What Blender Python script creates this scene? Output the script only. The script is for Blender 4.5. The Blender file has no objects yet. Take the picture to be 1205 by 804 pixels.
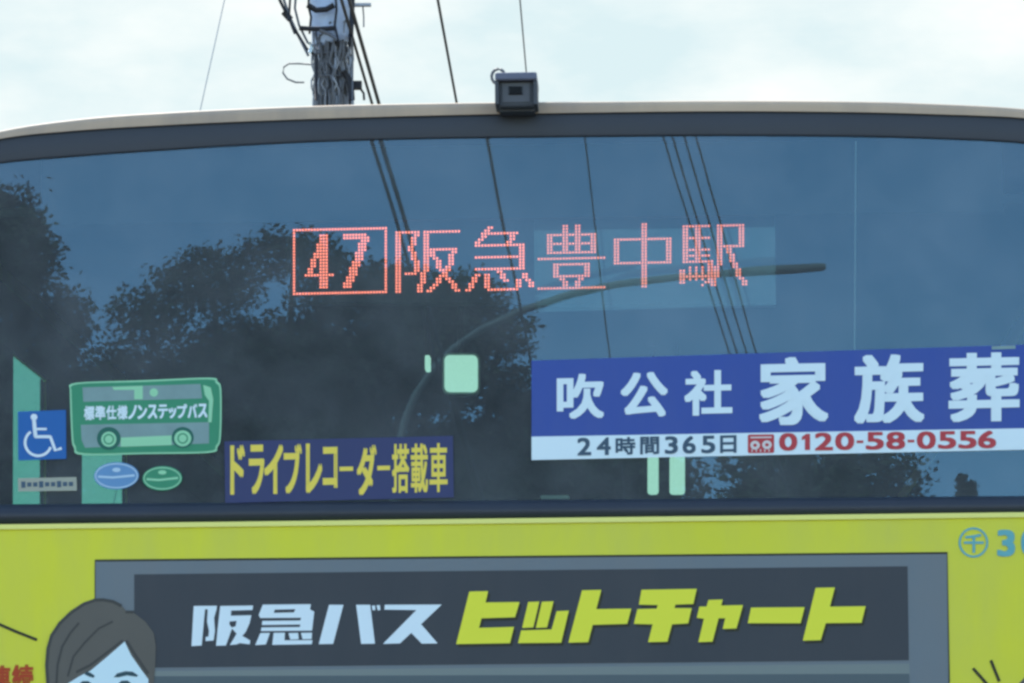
import bpy, bmesh, math, random
from mathutils import Vector, Matrix
from mathutils.geometry import tessellate_polygon

sc = bpy.context.scene
R = math.radians
# ------------------------------------------------------------------ camera
W, H = 1205.0, 804.0                     # photograph size, pixels
FPX = 5200.0                             # focal length in photograph pixels (long telephoto crop)
CAM = Vector((-0.018, -9.0, 1.45))
PITCH = math.atan((2.5 - 1.45) / 9.0)
ROLL = R(0.55)
_f = Vector((0, math.cos(PITCH), math.sin(PITCH)))
_r0 = Vector((1, 0, 0)); _u0 = Vector((0, -math.sin(PITCH), math.cos(PITCH)))
_r = _r0 * math.cos(ROLL) - _u0 * math.sin(ROLL)
_u = _u0 * math.cos(ROLL) + _r0 * math.sin(ROLL)
cam = bpy.data.cameras.new('camera'); camo = bpy.data.objects.new('camera', cam)
sc.collection.objects.link(camo); sc.camera = camo
cam.sensor_width = 36.0; cam.lens = FPX / W * 36.0; cam.clip_end = 3000; cam.clip_start = 0.1
camo.matrix_world = Matrix(((_r.x, _u.x, -_f.x, CAM.x), (_r.y, _u.y, -_f.y, CAM.y), (_r.z, _u.z, -_f.z, CAM.z), (0, 0, 0, 1)))

# ------------------------------------------------------------------ sky, sun, exposure
SUN_AZ, SUN_EL = R(-22), R(48)           # azimuth from +Y (ahead of the camera), towards +X
sun_dir = Vector((math.sin(SUN_AZ) * math.cos(SUN_EL), math.cos(SUN_AZ) * math.cos(SUN_EL), math.sin(SUN_EL)))
world = bpy.data.worlds.new('World'); sc.world = world; world.use_nodes = True
nt = world.node_tree; nt.nodes.clear()
N = nt.nodes.new
out = N('ShaderNodeOutputWorld'); bg = N('ShaderNodeBackground'); bg.inputs[1].default_value = 0.15
sky = N('ShaderNodeTexSky'); sky.sky_type = 'NISHITA'; sky.sun_disc = False
sky.sun_elevation = SUN_EL; sky.sun_rotation = SUN_AZ
sky.air_density = 1.0; sky.dust_density = 0.3; sky.ozone_density = 2.0
tc = N('ShaderNodeTexCoord')
mp = N('ShaderNodeMapping'); mp.inputs['Scale'].default_value = (1, 1, 2.4)
n1 = N('ShaderNodeTexNoise'); n1.inputs['Scale'].default_value = 7.0; n1.inputs['Detail'].default_value = 7; n1.inputs['Roughness'].default_value = 0.58
sep = N('ShaderNodeSeparateXYZ')
dens = N('ShaderNodeMath'); dens.operation = 'MULTIPLY_ADD'; dens.inputs[1].default_value = 0.62; dens.inputs[2].default_value = -0.02
addn = N('ShaderNodeMath'); addn.operation = 'ADD'
ramp = N('ShaderNodeValToRGB'); ramp.color_ramp.elements[0].position = 0.56; ramp.color_ramp.elements[1].position = 0.90
mix = N('ShaderNodeMixRGB'); 
n2 = N('ShaderNodeTexNoise'); n2.inputs['Scale'].default_value = 16.0; n2.inputs['Detail'].default_value = 6; n2.inputs['Roughness'].default_value = 0.55
cr = N('ShaderNodeValToRGB'); cr.color_ramp.elements[0].position = 0.38; cr.color_ramp.elements[1].position = 0.72
cr.color_ramp.elements[0].color = (1.66, 2.02, 2.10, 1); cr.color_ramp.elements[1].color = (2.35, 2.42, 2.36, 1)
nt.links.new(mp.outputs[0], n2.inputs['Vector']); nt.links.new(n2.outputs['Fac'], cr.inputs[0]); nt.links.new(cr.outputs[0], mix.inputs[2])
L = nt.links.new
L(tc.outputs['Generated'], mp.inputs[0]); L(mp.outputs[0], n1.inputs['Vector'])
L(tc.outputs['Generated'], sep.inputs[0]); L(sep.outputs['Y'], dens.inputs[0])
L(n1.outputs['Fac'], addn.inputs[0]); L(dens.outputs[0], addn.inputs[1]); L(addn.outputs[0], ramp.inputs[0])
L(sky.outputs[0], mix.inputs[1]); L(ramp.outputs[0], mix.inputs[0]); L(mix.outputs[0], bg.inputs[0]); L(bg.outputs[0], out.inputs[0])
sl = bpy.data.lights.new('sun', 'SUN'); sl.energy = 3.2; sl.angle = R(0.53); sl.color = (1, 0.95, 0.87)
so = bpy.data.objects.new('sun', sl); sc.collection.objects.link(so)
so.rotation_euler = (-sun_dir).to_track_quat('-Z', 'Y').to_euler(); so.location = (0, 0, 30)
sc.view_settings.view_transform = 'Standard'; sc.view_settings.look = 'None'
sc.view_settings.exposure = 1.55; sc.view_settings.gamma = 1.0
sc.cycles.filter_width = 2.8
sc.cycles.max_bounces = 8; sc.cycles.transparent_max_bounces = 24
sc.cycles.sample_clamp_indirect = 4.0

# ------------------------------------------------------------------ pixels to places
YAW = R(-1.75)                            # the bus stands slightly turned in its lane
RB = Matrix.Rotation(YAW, 3, 'Z'); RBI = RB.inverted()
THETA = R(3.0)                           # rear window leans forward
ZG = 2.13                                # foot of the rear window
YB = -0.012                              # outer face of the rear panel (bus frame)

def pix(px, py):
    return (_f * FPX + _r * (px - W / 2) - _u * (py - H / 2)).normalized()

def on_body(px, py, off=0.0):            # point on the rear panel, bus frame
    o = RBI @ CAM; d = RBI @ pix(px, py)
    t = (YB - off - o.y) / d.y
    return o + d * t

NG = Vector((0, -math.cos(THETA), math.sin(THETA)))
def on_glass(px, py, off=0.0):           # point on the window plane, bus frame
    o = RBI @ CAM; d = RBI @ pix(px, py)
    p0 = Vector((0, 0.012, ZG)) + NG * off
    t = (p0 - o).dot(NG) / d.dot(NG)
    return o + d * t

def on_depth(px, py, y):                 # point at depth y inside the bus
    o = RBI @ CAM; d = RBI @ pix(px, py)
    return o + d * ((y - o.y) / d.y)

def mirror(px, py):                      # ray leaving the window after reflection, world frame
    p = RB @ on_glass(px, py); n = RB @ NG
    d = pix(px, py); d = d - 2 * d.dot(n) * n
    return p, d
def mirror_y(px, py, Y):
    p, d = mirror(px, py); return p + d * ((Y - p.y) / d.y)
def mirror_z(px, py, Z):
    p, d = mirror(px, py); return p + d * ((Z - p.z) / d.z)
def ahead_z(px, py, Z):
    d = pix(px, py); return CAM + d * ((Z - CAM.z) / d.z)
def ahead_y(px, py, Y):
    d = pix(px, py); return CAM + d * ((Y - CAM.y) / d.y)

# ------------------------------------------------------------------ materials
def lin(c):
    c /= 255.0
    return c / 12.92 if c <= 0.04045 else ((c + 0.055) / 1.055) ** 2.4
MATS = {}
def mat(name, col, rough=0.5, spec=0.4, var=0.0, vscale=8.0, metal=0.0, emit=None, estr=0.0, bump=0.0, bscale=30.0, coord='Object'):
    if name in MATS: return MATS[name]
    m = bpy.data.materials.new(name); m.use_nodes = True; t = m.node_tree
    b = t.nodes['Principled BSDF']
    b.inputs['Base Color'].default_value = (*col, 1); b.inputs['Roughness'].default_value = rough
    b.inputs['Specular IOR Level'].default_value = spec; b.inputs['Metallic'].default_value = metal
    if var > 0 or bump > 0:
        tcn = t.nodes.new('ShaderNodeTexCoord')
        no = t.nodes.new('ShaderNodeTexNoise'); no.inputs['Scale'].default_value = vscale; no.inputs['Detail'].default_value = 6; no.inputs['Roughness'].default_value = 0.6
        t.links.new(tcn.outputs[coord], no.inputs['Vector'])
        if var > 0:
            mx = t.nodes.new('ShaderNodeMixRGB'); mx.blend_type = 'MIX'
            mx.inputs[1].default_value = (*[c * (1 - var) for c in col], 1)
            mx.inputs[2].default_value = (*[min(1, c * (1 + var)) for c in col], 1)
            t.links.new(no.outputs['Fac'], mx.inputs[0]); t.links.new(mx.outputs[0], b.inputs['Base Color'])
        if bump > 0:
            n2 = t.nodes.new('ShaderNodeTexNoise'); n2.inputs['Scale'].default_value = bscale; n2.inputs['Detail'].default_value = 4
            t.links.new(tcn.outputs[coord], n2.inputs['Vector'])
            bp = t.nodes.new('ShaderNodeBump'); bp.inputs['Strength'].default_value = bump; bp.inputs['Distance'].default_value = 0.01
            t.links.new(n2.outputs['Fac'], bp.inputs['Height']); t.links.new(bp.outputs[0], b.inputs['Normal'])
    if emit:
        b.inputs['Emission Color'].default_value = (*emit, 1); b.inputs['Emission Strength'].default_value = estr
    MATS[name] = m
    return m

def glass_mat(name, trans, refl, reflcol, dust, dustcol, fres=True):
    m = bpy.data.materials.new(name); m.use_nodes = True; t = m.node_tree; t.nodes.clear()
    o = t.nodes.new('ShaderNodeOutputMaterial')
    tr = t.nodes.new('ShaderNodeBsdfTransparent'); tr.inputs[0].default_value = (*trans, 1)
    gl = t.nodes.new('ShaderNodeBsdfGlossy'); gl.inputs['Roughness'].default_value = 0.0; gl.inputs[0].default_value = (*reflcol, 1)
    df = t.nodes.new('ShaderNodeBsdfDiffuse'); df.inputs[0].default_value = (*dustcol, 1)
    m1 = t.nodes.new('ShaderNodeMixShader'); m2 = t.nodes.new('ShaderNodeMixShader')
    lw = t.nodes.new('ShaderNodeFresnel'); lw.inputs[0].default_value = 1.45
    ad = t.nodes.new('ShaderNodeMath'); ad.operation = 'ADD'; ad.inputs[0].default_value = 0.035; ad.inputs[1].default_value = refl - 0.035; ad.use_clamp = True
    (t.links.new(lw.outputs[0], ad.inputs[0]) if fres else None); t.links.new(ad.outputs[0], m1.inputs[0])
    t.links.new(tr.outputs[0], m1.inputs[1]); t.links.new(gl.outputs[0], m1.inputs[2])
    tcn = t.nodes.new('ShaderNodeTexCoord')
    no = t.nodes.new('ShaderNodeTexNoise'); no.inputs['Scale'].default_value = 5.0; no.inputs['Detail'].default_value = 8; no.inputs['Roughness'].default_value = 0.65
    t.links.new(tcn.outputs['Object'], no.inputs['Vector'])
    mr = t.nodes.new('ShaderNodeMapRange'); mr.inputs['From Min'].default_value = 0.3; mr.inputs['From Max'].default_value = 0.7
    mr.inputs['To Min'].default_value = dust * 0.62; mr.inputs['To Max'].default_value = dust * 1.45
    t.links.new(no.outputs['Fac'], mr.inputs['Value']); t.links.new(mr.outputs[0], m2.inputs[0])
    t.links.new(m1.outputs[0], m2.inputs[1]); t.links.new(df.outputs[0], m2.inputs[2]); t.links.new(m2.outputs[0], o.inputs[0])
    # very slight waviness of toughened glass
    wv = t.nodes.new('ShaderNodeTexNoise'); wv.inputs['Scale'].default_value = 4.0; wv.inputs['Detail'].default_value = 1
    t.links.new(tcn.outputs['Object'], wv.inputs['Vector'])
    bp = t.nodes.new('ShaderNodeBump'); bp.inputs['Strength'].default_value = 0.012; bp.inputs['Distance'].default_value = 0.004
    t.links.new(wv.outputs['Fac'], bp.inputs['Height']); t.links.new(bp.outputs[0], gl.inputs['Normal'])
    MATS[name] = m
    return m

EREAR = (0.565, 0.785, 1.04)               # daylight falling on the shaded rear, used to undo the blue cast
def alb(r, g, b):                        # paint colour behind a colour seen on the shaded rear
    return tuple(min(0.85, max(0.008, (lin(v) - s) / e)) for v, e, s in zip((r, g, b), EREAR, (0.010, 0.014, 0.020)))

M_yel = mat('yellow_film', (0.71, 0.675, 0.022), 0.45, 0.3, var=0.07, vscale=2.2)
def grime(m, col, amount):
    t = m.node_tree; b = t.nodes['Principled BSDF']; tcn = t.nodes.new('ShaderNodeTexCoord')
    mpn = t.nodes.new('ShaderNodeMapping'); mpn.inputs['Scale'].default_value = (5, 5, 1.3)
    a = t.nodes.new('ShaderNodeTexNoise'); a.inputs['Scale'].default_value = 2.0; a.inputs['Detail'].default_value = 8; a.inputs['Roughness'].default_value = .65
    c = t.nodes.new('ShaderNodeTexNoise'); c.inputs['Scale'].default_value = 1.6; c.inputs['Detail'].default_value = 5
    mu = t.nodes.new('ShaderNodeMath'); mu.operation = 'MULTIPLY'
    mr = t.nodes.new('ShaderNodeMapRange'); mr.inputs['From Min'].default_value = .16; mr.inputs['From Max'].default_value = .42; mr.inputs['To Max'].default_value = amount
    mx = t.nodes.new('ShaderNodeMixRGB'); mx.inputs[2].default_value = (*col, 1)
    t.links.new(tcn.outputs['Object'], mpn.inputs[0]); t.links.new(mpn.outputs[0], a.inputs['Vector']); t.links.new(tcn.outputs['Object'], c.inputs['Vector'])
    t.links.new(a.outputs['Fac'], mu.inputs[0]); t.links.new(c.outputs['Fac'], mu.inputs[1]); t.links.new(mu.outputs[0], mr.inputs['Value']); t.links.new(mr.outputs[0], mx.inputs[0])
    src = b.inputs['Base Color'].links[0].from_socket if b.inputs['Base Color'].links else None
    if src: t.links.new(src, mx.inputs[1])
    else: mx.inputs[1].default_value = b.inputs['Base Color'].default_value
    t.links.new(mx.outputs[0], b.inputs['Base Color'])
grime(M_yel, (0.42, 0.41, 0.18), 0.28)
M_white = mat('white_print', (0.72, 0.83, 0.80), 0.5, 0.3)
M_dark = mat('dark_print', alb(52, 65, 78), 0.5, 0.3, var=0.08, vscale=5)
M_grey = mat('grey_print', alb(88, 112, 130), 0.5, 0.3, var=0.06, vscale=5)
M_line = mat('grey_line_print', alb(98, 122, 132), 0.5, 0.3)
M_low = mat('slate_print', alb(70, 92, 106), 0.5, 0.3)
M_yprint = mat('yellow_print', (0.82, 0.79, 0.045), 0.5, 0.3)
M_ink = mat('olive_ink', (0.03, 0.03, 0.012), 0.5, 0.3)
M_hair = mat('hair_print', alb(78, 88, 92), 0.5, 0.3, var=0.10, vscale=9)
grime(M_dark, (0.09, 0.085, 0.08), 0.25); grime(M_grey, (0.20, 0.19, 0.17), 0.4)
M_hairl = mat('hair_line_print', alb(58, 68, 74), 0.5, 0.3)
M_maroon = mat('maroon_print', alb(140, 66, 48), 0.5, 0.3)
M_cyan = mat('pale_blue_print', alb(84, 158, 178), 0.5, 0.3)
M_black = mat('black_rubber', (0.030, 0.035, 0.042), 0.42, 0.4, var=0.2, vscale=6)
M_cream = mat('roof_paint', (0.52, 0.38, 0.245), 0.55, 0.3, var=0.12, vscale=4)
M_blue = mat('banner_blue', alb(44, 74, 155), 0.45, 0.35, var=0.05, vscale=4)
grime(M_cream, (0.25, 0.21, 0.17), 0.6); grime(M_blue, (0.12, 0.14, 0.25), 0.2)
M_navy = mat('navy_film', alb(46, 60, 104), 0.45, 0.35)
M_ytext = mat('dull_yellow_print', alb(186, 192, 92), 0.5, 0.3)
M_red = mat('crimson_print', alb(146, 66, 78), 0.5, 0.3)
M_slate = mat('slate_ink', alb(56, 84, 110), 0.5, 0.3)
M_acc = mat('access_blue', alb(22, 90, 166), 0.45, 0.35)
M_green = mat('sticker_green', alb(48, 128, 106), 0.45, 0.35, var=0.1, vscale=14)
M_lgreen = mat('sticker_pale_green', alb(118, 190, 166), 0.45, 0.35)
M_silv = mat('sticker_silver', alb(98, 138, 150), 0.4, 0.4, var=0.2, vscale=25)
M_sblue = mat('sticker_blue', alb(80, 132, 186), 0.45, 0.35, var=0.1, vscale=20)
M_plate = mat('label_grey', alb(128, 150, 150), 0.5, 0.3)
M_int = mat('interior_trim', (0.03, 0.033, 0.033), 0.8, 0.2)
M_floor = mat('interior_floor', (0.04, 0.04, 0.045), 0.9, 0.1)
M_cam = mat('camera_grey', (0.05, 0.055, 0.06), 0.5, 0.4, var=0.2, vscale=30)
M_camtop = mat('camera_hood', (0.12, 0.13, 0.17), 0.5, 0.4)
M_lens = mat('camera_lens', (0.004, 0.004, 0.005), 0.1, 0.6)
M_led = mat('led_red', (0.3, 0.02, 0.02), 0.5, 0.2, emit=(1.0, 0.20, 0.14), estr=1.45)
M_ledbox = mat('led_housing', (0.03, 0.035, 0.04), 0.6, 0.3)
M_lamp = mat('cabin_lamp', (0.6, 0.7, 0.65), 0.5, 0.3, emit=(0.62, 1.0, 0.86), estr=0.36)
M_glass = glass_mat('rear_glass', (0.50, 0.66, 0.60), 0.088, (0.40, 0.80, 1.0), 0.085, (0.66, 0.74, 0.76))
M_sglass = glass_mat('side_glass', (0.46, 0.82, 0.76), 0.08, (0.9, 1, 1), 0.02, (0.7, 0.7, 0.7), False)
M_cover = glass_mat('sign_cover', (0.8, 0.85, 0.85), 0.09, (0.9, 1, 1), 0.05, (0.45, 0.75, 0.75))
M_conc = mat('pole_concrete', (0.24, 0.245, 0.25), 0.8, 0.2, var=0.25, vscale=7, bump=0.4)
M_cable = mat('cable_black', (0.02, 0.02, 0.022), 0.6, 0.3)
M_cablg = mat('cable_grey', (0.12, 0.125, 0.13), 0.6, 0.3)
M_steel = mat('galvanised_steel', (0.32, 0.34, 0.36), 0.5, 0.4, metal=0.4, var=0.15, vscale=20)
M_sleeve = mat('pole_sleeve', (0.50, 0.62, 0.80), 0.6, 0.3, var=0.15, vscale=6)

# ------------------------------------------------------------------ mesh helpers
def obj(name, verts, faces, m, parent=None, smooth=False):
    me = bpy.data.meshes.new(name); me.from_pydata([tuple(v) for v in verts], [], faces); me.validate()
    if smooth:
        me.polygons.foreach_set('use_smooth', [True] * len(me.polygons))
    me.materials.append(m)
    o = bpy.data.objects.new(name, me); sc.collection.objects.link(o)
    if parent: o.parent = parent
    return o
def empty(name, loc=(0, 0, 0), rz=0.0):
    o = bpy.data.objects.new(name, None); sc.collection.objects.link(o); o.location = loc; o.rotation_euler = (0, 0, rz)
    o.empty_display_size = 0.3
    return o
def tag(o, label=None, cat=None, group=None, kind=None):
    if label: o['label'] = label
    if cat: o['category'] = cat
    if group: o['group'] = group
    if kind: o['kind'] = kind
    return o

class MB:
    def __init__(s): s.v = []; s.f = []; s.cuts = [(0, 0)]
    def cut(s): s.cuts.append((len(s.v), len(s.f))); return s
    def build_each(s, name, m, parent=None):
        """one object for every printed piece added so far (pieces end at cut())"""
        c = s.cuts + ([(len(s.v), len(s.f))] if s.cuts[-1][0] < len(s.v) else []); o = None
        for (v0, f0), (v1, f1) in zip(c, c[1:]):
            o = obj(name, s.v[v0:v1], [tuple(i - v0 for i in f) for f in s.f[f0:f1]], m, parent)
        return o
    def add(s, vs, fs):
        k = len(s.v); s.v += [Vector(v) for v in vs]; s.f += [tuple(i + k for i in f) for f in fs]; return s
    def box(s, x0, x1, y0, y1, z0, z1):
        return s.add([(x0, y0, z0), (x1, y0, z0), (x1, y1, z0), (x0, y1, z0), (x0, y0, z1), (x1, y0, z1), (x1, y1, z1), (x0, y1, z1)],
                     [(0, 3, 2, 1), (4, 5, 6, 7), (0, 1, 5, 4), (1, 2, 6, 5), (2, 3, 7, 6), (3, 0, 4, 7)])
    def tube(s, pts, r, n=8, cap=True):
        pts = [Vector(p) for p in pts]; rs = r if isinstance(r, (list, tuple)) else [r] * len(pts)
        k = len(s.v); ref = None
        for i, p in enumerate(pts):
            d = (pts[min(i + 1, len(pts) - 1)] - pts[max(i - 1, 0)]).normalized()
            if ref is None: ref = Vector((0, 0, 1)) if abs(d.z) < 0.9 else Vector((1, 0, 0))
            a = d.cross(ref).normalized(); b = d.cross(a).normalized(); ref = -b if False else ref
            for j in range(n):
                t = 2 * math.pi * j / n
                s.v.append(p + (a * math.cos(t) + b * math.sin(t)) * rs[i])
        for i in range(len(pts) - 1):
            for j in range(n):
                s.f.append((k + i * n + j, k + i * n + (j + 1) % n, k + (i + 1) * n + (j + 1) % n, k + (i + 1) * n + j))
        if cap:
            s.f.append(tuple(k + j for j in range(n))); s.f.append(tuple(k + (len(pts) - 1) * n + j for j in reversed(range(n))))
        return s
    def build(s, name, m, parent=None, smooth=False):
        return obj(name, s.v, s.f, m, parent, smooth)

def bevel(o, w, seg=2):
    md = o.modifiers.new('bevel', 'BEVEL'); md.width = w; md.segments = seg; md.limit_method = 'ANGLE'
    return o

# flat print and stickers: outlines in photograph pixels laid on a surface of the bus
def poly(mb, pts, surf, off, thick=0.0):
    P = [surf(x, y, off) for x, y in pts]
    tris = tessellate_polygon([[Vector((x, -y, 0)) for x, y in pts]])
    k = len(mb.v); mb.v += P
    fs = []
    for t in tris:
        a, b, c = (Vector(pts[i]) for i in t)
        if (b - a).cross(c - a) > 0: t = (t[0], t[2], t[1])   # wind towards the viewer
        fs.append(tuple(k + i for i in t))
    mb.f += fs
    if thick > 0:                        # side walls of a thin sheet
        Q = [surf(x, y, off - thick) for x, y in pts]; q = len(mb.v); mb.v += Q; n = len(pts)
        for i in range(n): mb.f.append((k + i, k + (i + 1) % n, q + (i + 1) % n, q + i))
    return mb.cut()
def stroke(mb, pts, w, surf, off, closed=False):
    pts = [Vector(p) for p in pts]; n = len(pts); Lf = []; Rt = []
    for i in range(n):
        a = pts[(i - 1) % n] if (closed or i > 0) else pts[i]; b = pts[(i + 1) % n] if (closed or i < n - 1) else pts[i]
        d = (b - a).normalized(); nn = Vector((-d.y, d.x)) * w / 2
        Lf.append(pts[i] + nn); Rt.append(pts[i] - nn)
    k = len(mb.v)
    for a, b in zip(Lf, Rt): mb.v += [surf(a.x, a.y, off), surf(b.x, b.y, off)]
    for i in range(n if closed else n - 1):
        j = (i + 1) % n; mb.f.append((k + 2 * i, k + 2 * j, k + 2 * j + 1, k + 2 * i + 1))
    return mb.cut()
def ellipse(cx, cy, rx, ry, n=32, a0=0, a1=360):
    return [(cx + rx * math.cos(R(a0 + (a1 - a0) * i / (n if a1 - a0 == 360 else n - 1))), cy + ry * math.sin(R(a0 + (a1 - a0) * i / (n if a1 - a0 == 360 else n - 1)))) for i in range(n)]
def rrect(x0, y0, x1, y1, r, tilt=0.0, n=5):
    pts = []
    for cx, cy, a in ((x1 - r, y0 + r, -90), (x1 - r, y1 - r, 0), (x0 + r, y1 - r, 90), (x0 + r, y0 + r, 180)):
        for i in range(n):
            t = R(a + 90 * i / (n - 1)); pts.append((cx + r * math.cos(t), cy + r * math.sin(t)))
    return [(x, y + (x - x0) * tilt) for x, y in pts]

_tc = bpy.data.curves.new('glyph_tmp', 'FONT'); _tc.resolution_u = 4
_to = bpy.data.objects.new('glyph_tmp', _tc); sc.collection.objects.link(_to)
_cache = {}
def glyph(s):
    if s not in _cache:
        _tc.body = s; bpy.context.view_layer.update()
        ev = _to.evaluated_get(bpy.context.evaluated_depsgraph_get()); me = ev.to_mesh()
        v = [(p.co.x, p.co.y) for p in me.vertices]; f = [tuple(p.vertices) for p in me.polygons]; ev.to_mesh_clear()
        x0 = min(a for a, b in v); x1 = max(a for a, b in v); y0 = min(b for a, b in v); y1 = max(b for a, b in v)
        _cache[s] = ([((a - x0) / (x1 - x0), (y1 - b) / max(1e-6, y1 - y0)) for a, b in v], f)
    return _cache[s]
def text(mb, s, quad, surf, off, bold=(0, 0), steps=1):
    """write s into the pixel quad (tl, tr, br, bl); bold thickens by that many pixels in x and y"""
    v, f = glyph(s); tl, tr, br, bl = [Vector(p) for p in quad]
    offs = [(0, 0)]
    if bold[0] or bold[1]:
        offs = [(bold[0] * (2 * i / steps - 1) / 2, bold[1] * (2 * j / steps - 1) / 2) for i in range(steps + 1) for j in range(steps + 1)]
    for q, (dx, dy) in enumerate(offs):
        k = len(mb.v)
        for a, b in v:
            p = tl * (1 - a) * (1 - b) + tr * a * (1 - b) + br * a * b + bl * (1 - a) * b
            mb.v.append(surf(p.x + dx, p.y + dy, off + q * 0.00006))
        mb.f += [tuple(k + i for i in t) for t in f]
    return mb.cut()
def box4(x0, y0, x1, y1, tilt=0.0, shear=0.0):
    """rectangle in pixels; tilt = dy per px along x, shear = px the top leans right"""
    dy = (x1 - x0) * tilt
    return [(x0 + shear, y0), (x1 + shear, y0 + dy), (x1, y1 + dy), (x0, y1)]

# ------------------------------------------------------------------ setting: ground, road, pavement
def sheet(name, x0, x1, y0, y1, z, m, nx=1, ny=1):
    return tag(obj(name, [(x0, y0, z), (x1, y0, z), (x1, y1, z), (x0, y1, z)], [(0, 1, 2, 3)], m), kind='structure')
M_ground = mat('ground_earth', (0.09, 0.09, 0.07), 0.95, 0.1, var=0.3, vscale=0.4)
M_asph = mat('asphalt', (0.055, 0.055, 0.057), 0.9, 0.2, var=0.3, vscale=3.0, bump=0.3, bscale=90)
M_pave = mat('pavement_concrete', (0.28, 0.27, 0.25), 0.9, 0.2, var=0.2, vscale=2.0)
M_paint = mat('road_paint', (0.72, 0.72, 0.70), 0.7, 0.2, var=0.15, vscale=6)
sheet('ground', -900, 900, -900, 900, -0.02, M_ground)
sheet('road', -3.4, 6.6, -140, 15.5, 0.0, M_asph)
sheet('crossing_road', -160, 160, 15.5, 24.5, 0.0, M_asph)
def slab(name, x0, x1, y0, y1, z0, z1, m):
    return tag(MB().box(x0, x1, y0, y1, z0, z1).build(name, m), kind='structure')
slab('pavement', -6.6, -3.55, -140, 15.3, -0.02, 0.13, M_pave); slab('pavement', 6.75, 9.4, -140, 15.3, -0.02, 0.13, M_pave)
slab('pavement', -160, 160, 24.7, 28.6, -0.02, 0.13, M_pave)
slab('kerb', -3.55, -3.4, -140, 15.3, -0.02, 0.14, M_conc); slab('kerb', 6.6, 6.75, -140, 15.3, -0.02, 0.14, M_conc)
slab('kerb', -160, 160, 24.5, 24.7, -0.02, 0.14, M_conc)
for x in (1.75,):
    mb = MB()
    for i in range(24):
        y = -120 + i * 5.2
        mb.add([(x - .07, y, .004), (x + .07, y, .004), (x + .07, y + 3, .004), (x - .07, y + 3, .004)], [(0, 1, 2, 3)])
    tag(mb.build('lane_marking', M_paint), kind='structure')
tag(obj('stop_line', [(-3.1, 13.6, .004), (1.6, 13.6, .004), (1.6, 14.05, .004), (-3.1, 14.05, .004)], [(0, 1, 2, 3)], M_paint), kind='structure')

# ------------------------------------------------------------------ the bus
bus = empty('city_bus', (0, 0, 0), YAW)
tag(bus, 'city bus wrapped in yellow green film with tinted rear window and route sign', 'bus')
HW = 1.245; LEN = 10.5
def interp(tab, x):
    for (x0, y0), (x1, y1) in zip(tab, tab[1:]):
        if x <= x1: return y0 + (y1 - y0) * (x - x0) / (x1 - x0)
    return tab[-1][1]
def smooth_tab(tab, n=90):
    """Catmull-Rom through the table, n samples"""
    res = []
    P = [Vector(p) for p in tab]
    for i in range(n):
        t = i / (n - 1) * (len(P) - 1); k = min(int(t), len(P) - 2); u = t - k
        p0 = P[max(k - 1, 0)]; p1 = P[k]; p2 = P[k + 1]; p3 = P[min(k + 2, len(P) - 1)]
        q = 0.5 * ((2 * p1) + (p2 - p0) * u + (2 * p0 - 5 * p1 + 4 * p2 - p3) * u * u + (3 * p1 - p0 - 3 * p2 + p3) * u ** 3)
        res.append((q.x, q.y))
    return res
roof_px = [(-99, 232), (-90, 196), (-65, 170), (0, 148), (100, 133.5), (200, 126.5), (300, 121.5), (400, 118), (530, 115.5), (700, 114), (850, 113), (1000, 113.7), (1100, 116.5), (1205, 122.5), (1272, 134), (1304, 152), (1320, 192)]
strip_px = [(-97, 246), (-85, 212), (-60, 186), (0, 163.5), (100, 153), (200, 147), (300, 142.5), (400, 139), (530, 135.5), (700, 132.5), (850, 131), (1000, 132), (1100, 134.5), (1205, 139), (1268, 150), (1298, 168), (1314, 206)]
gtop_px = [(-62, 262), (-52, 226), (-36, 206), (0, 193), (100, 184), (200, 177), (300, 171), (400, 166.5), (530, 163.5), (700, 161.5), (850, 160.5), (1000, 161.5), (1100, 164), (1205, 169.5), (1244, 182), (1266, 204), (1278, 236)]
NP = 97
roofc = smooth_tab(roof_px, NP); stripc = smooth_tab(strip_px, NP); gtopc = smooth_tab(gtop_px, NP)
# roof: rounded rear edge, then the crowned roof running forward
prof = []
A = [on_glass(x, y, 0.012) for x, y in stripc]
Bp = [on_depth(x, y, 0.0) for x, y in roofc]
ystrip = sum(p.y for p in A) / NP
for f, yy in ((0, None), (0.5, 0.0015), (0.86, 0.004), (0.96, 0.012), (1.0, 0.05)):
    row = []
    for a, b in zip(A, Bp):
        p = a.lerp(b, f); p.y = a.y if yy is None else ystrip + yy
        row.append(p)
    prof.append(row)
for yy in (0.35, LEN - 0.3, LEN - 0.05):
    prof.append([Vector((p.x * (1.0 if yy < LEN - .1 else .97), yy, p.z - (0 if yy < LEN - .1 else 0.08))) for p in prof[4]])
v = [p for r in prof for p in r]; f = []
for i in range(len(prof) - 1):
    for j in range(NP - 1):
        f.append((i * NP + j, i * NP + j + 1, (i + 1) * NP + j + 1, (i + 1) * NP + j))
roof = tag(obj('roof', v, f, M_cream, bus, True))
ZR = min(p.z for p in prof[4])           # eaves height
# rear window glass
gb = [on_glass(x, y) for x, y in ((-62, 599), (1278, 587))]
gp = [on_glass(x, y) for x, y in gtopc]
glass = obj('rear_window', [gb[0], gb[1]] + gp[::-1], [tuple(range(NP + 2))], M_glass, bus)
tag(glass, 'dark tinted rear window pane reflecting trees and sky')
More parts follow.
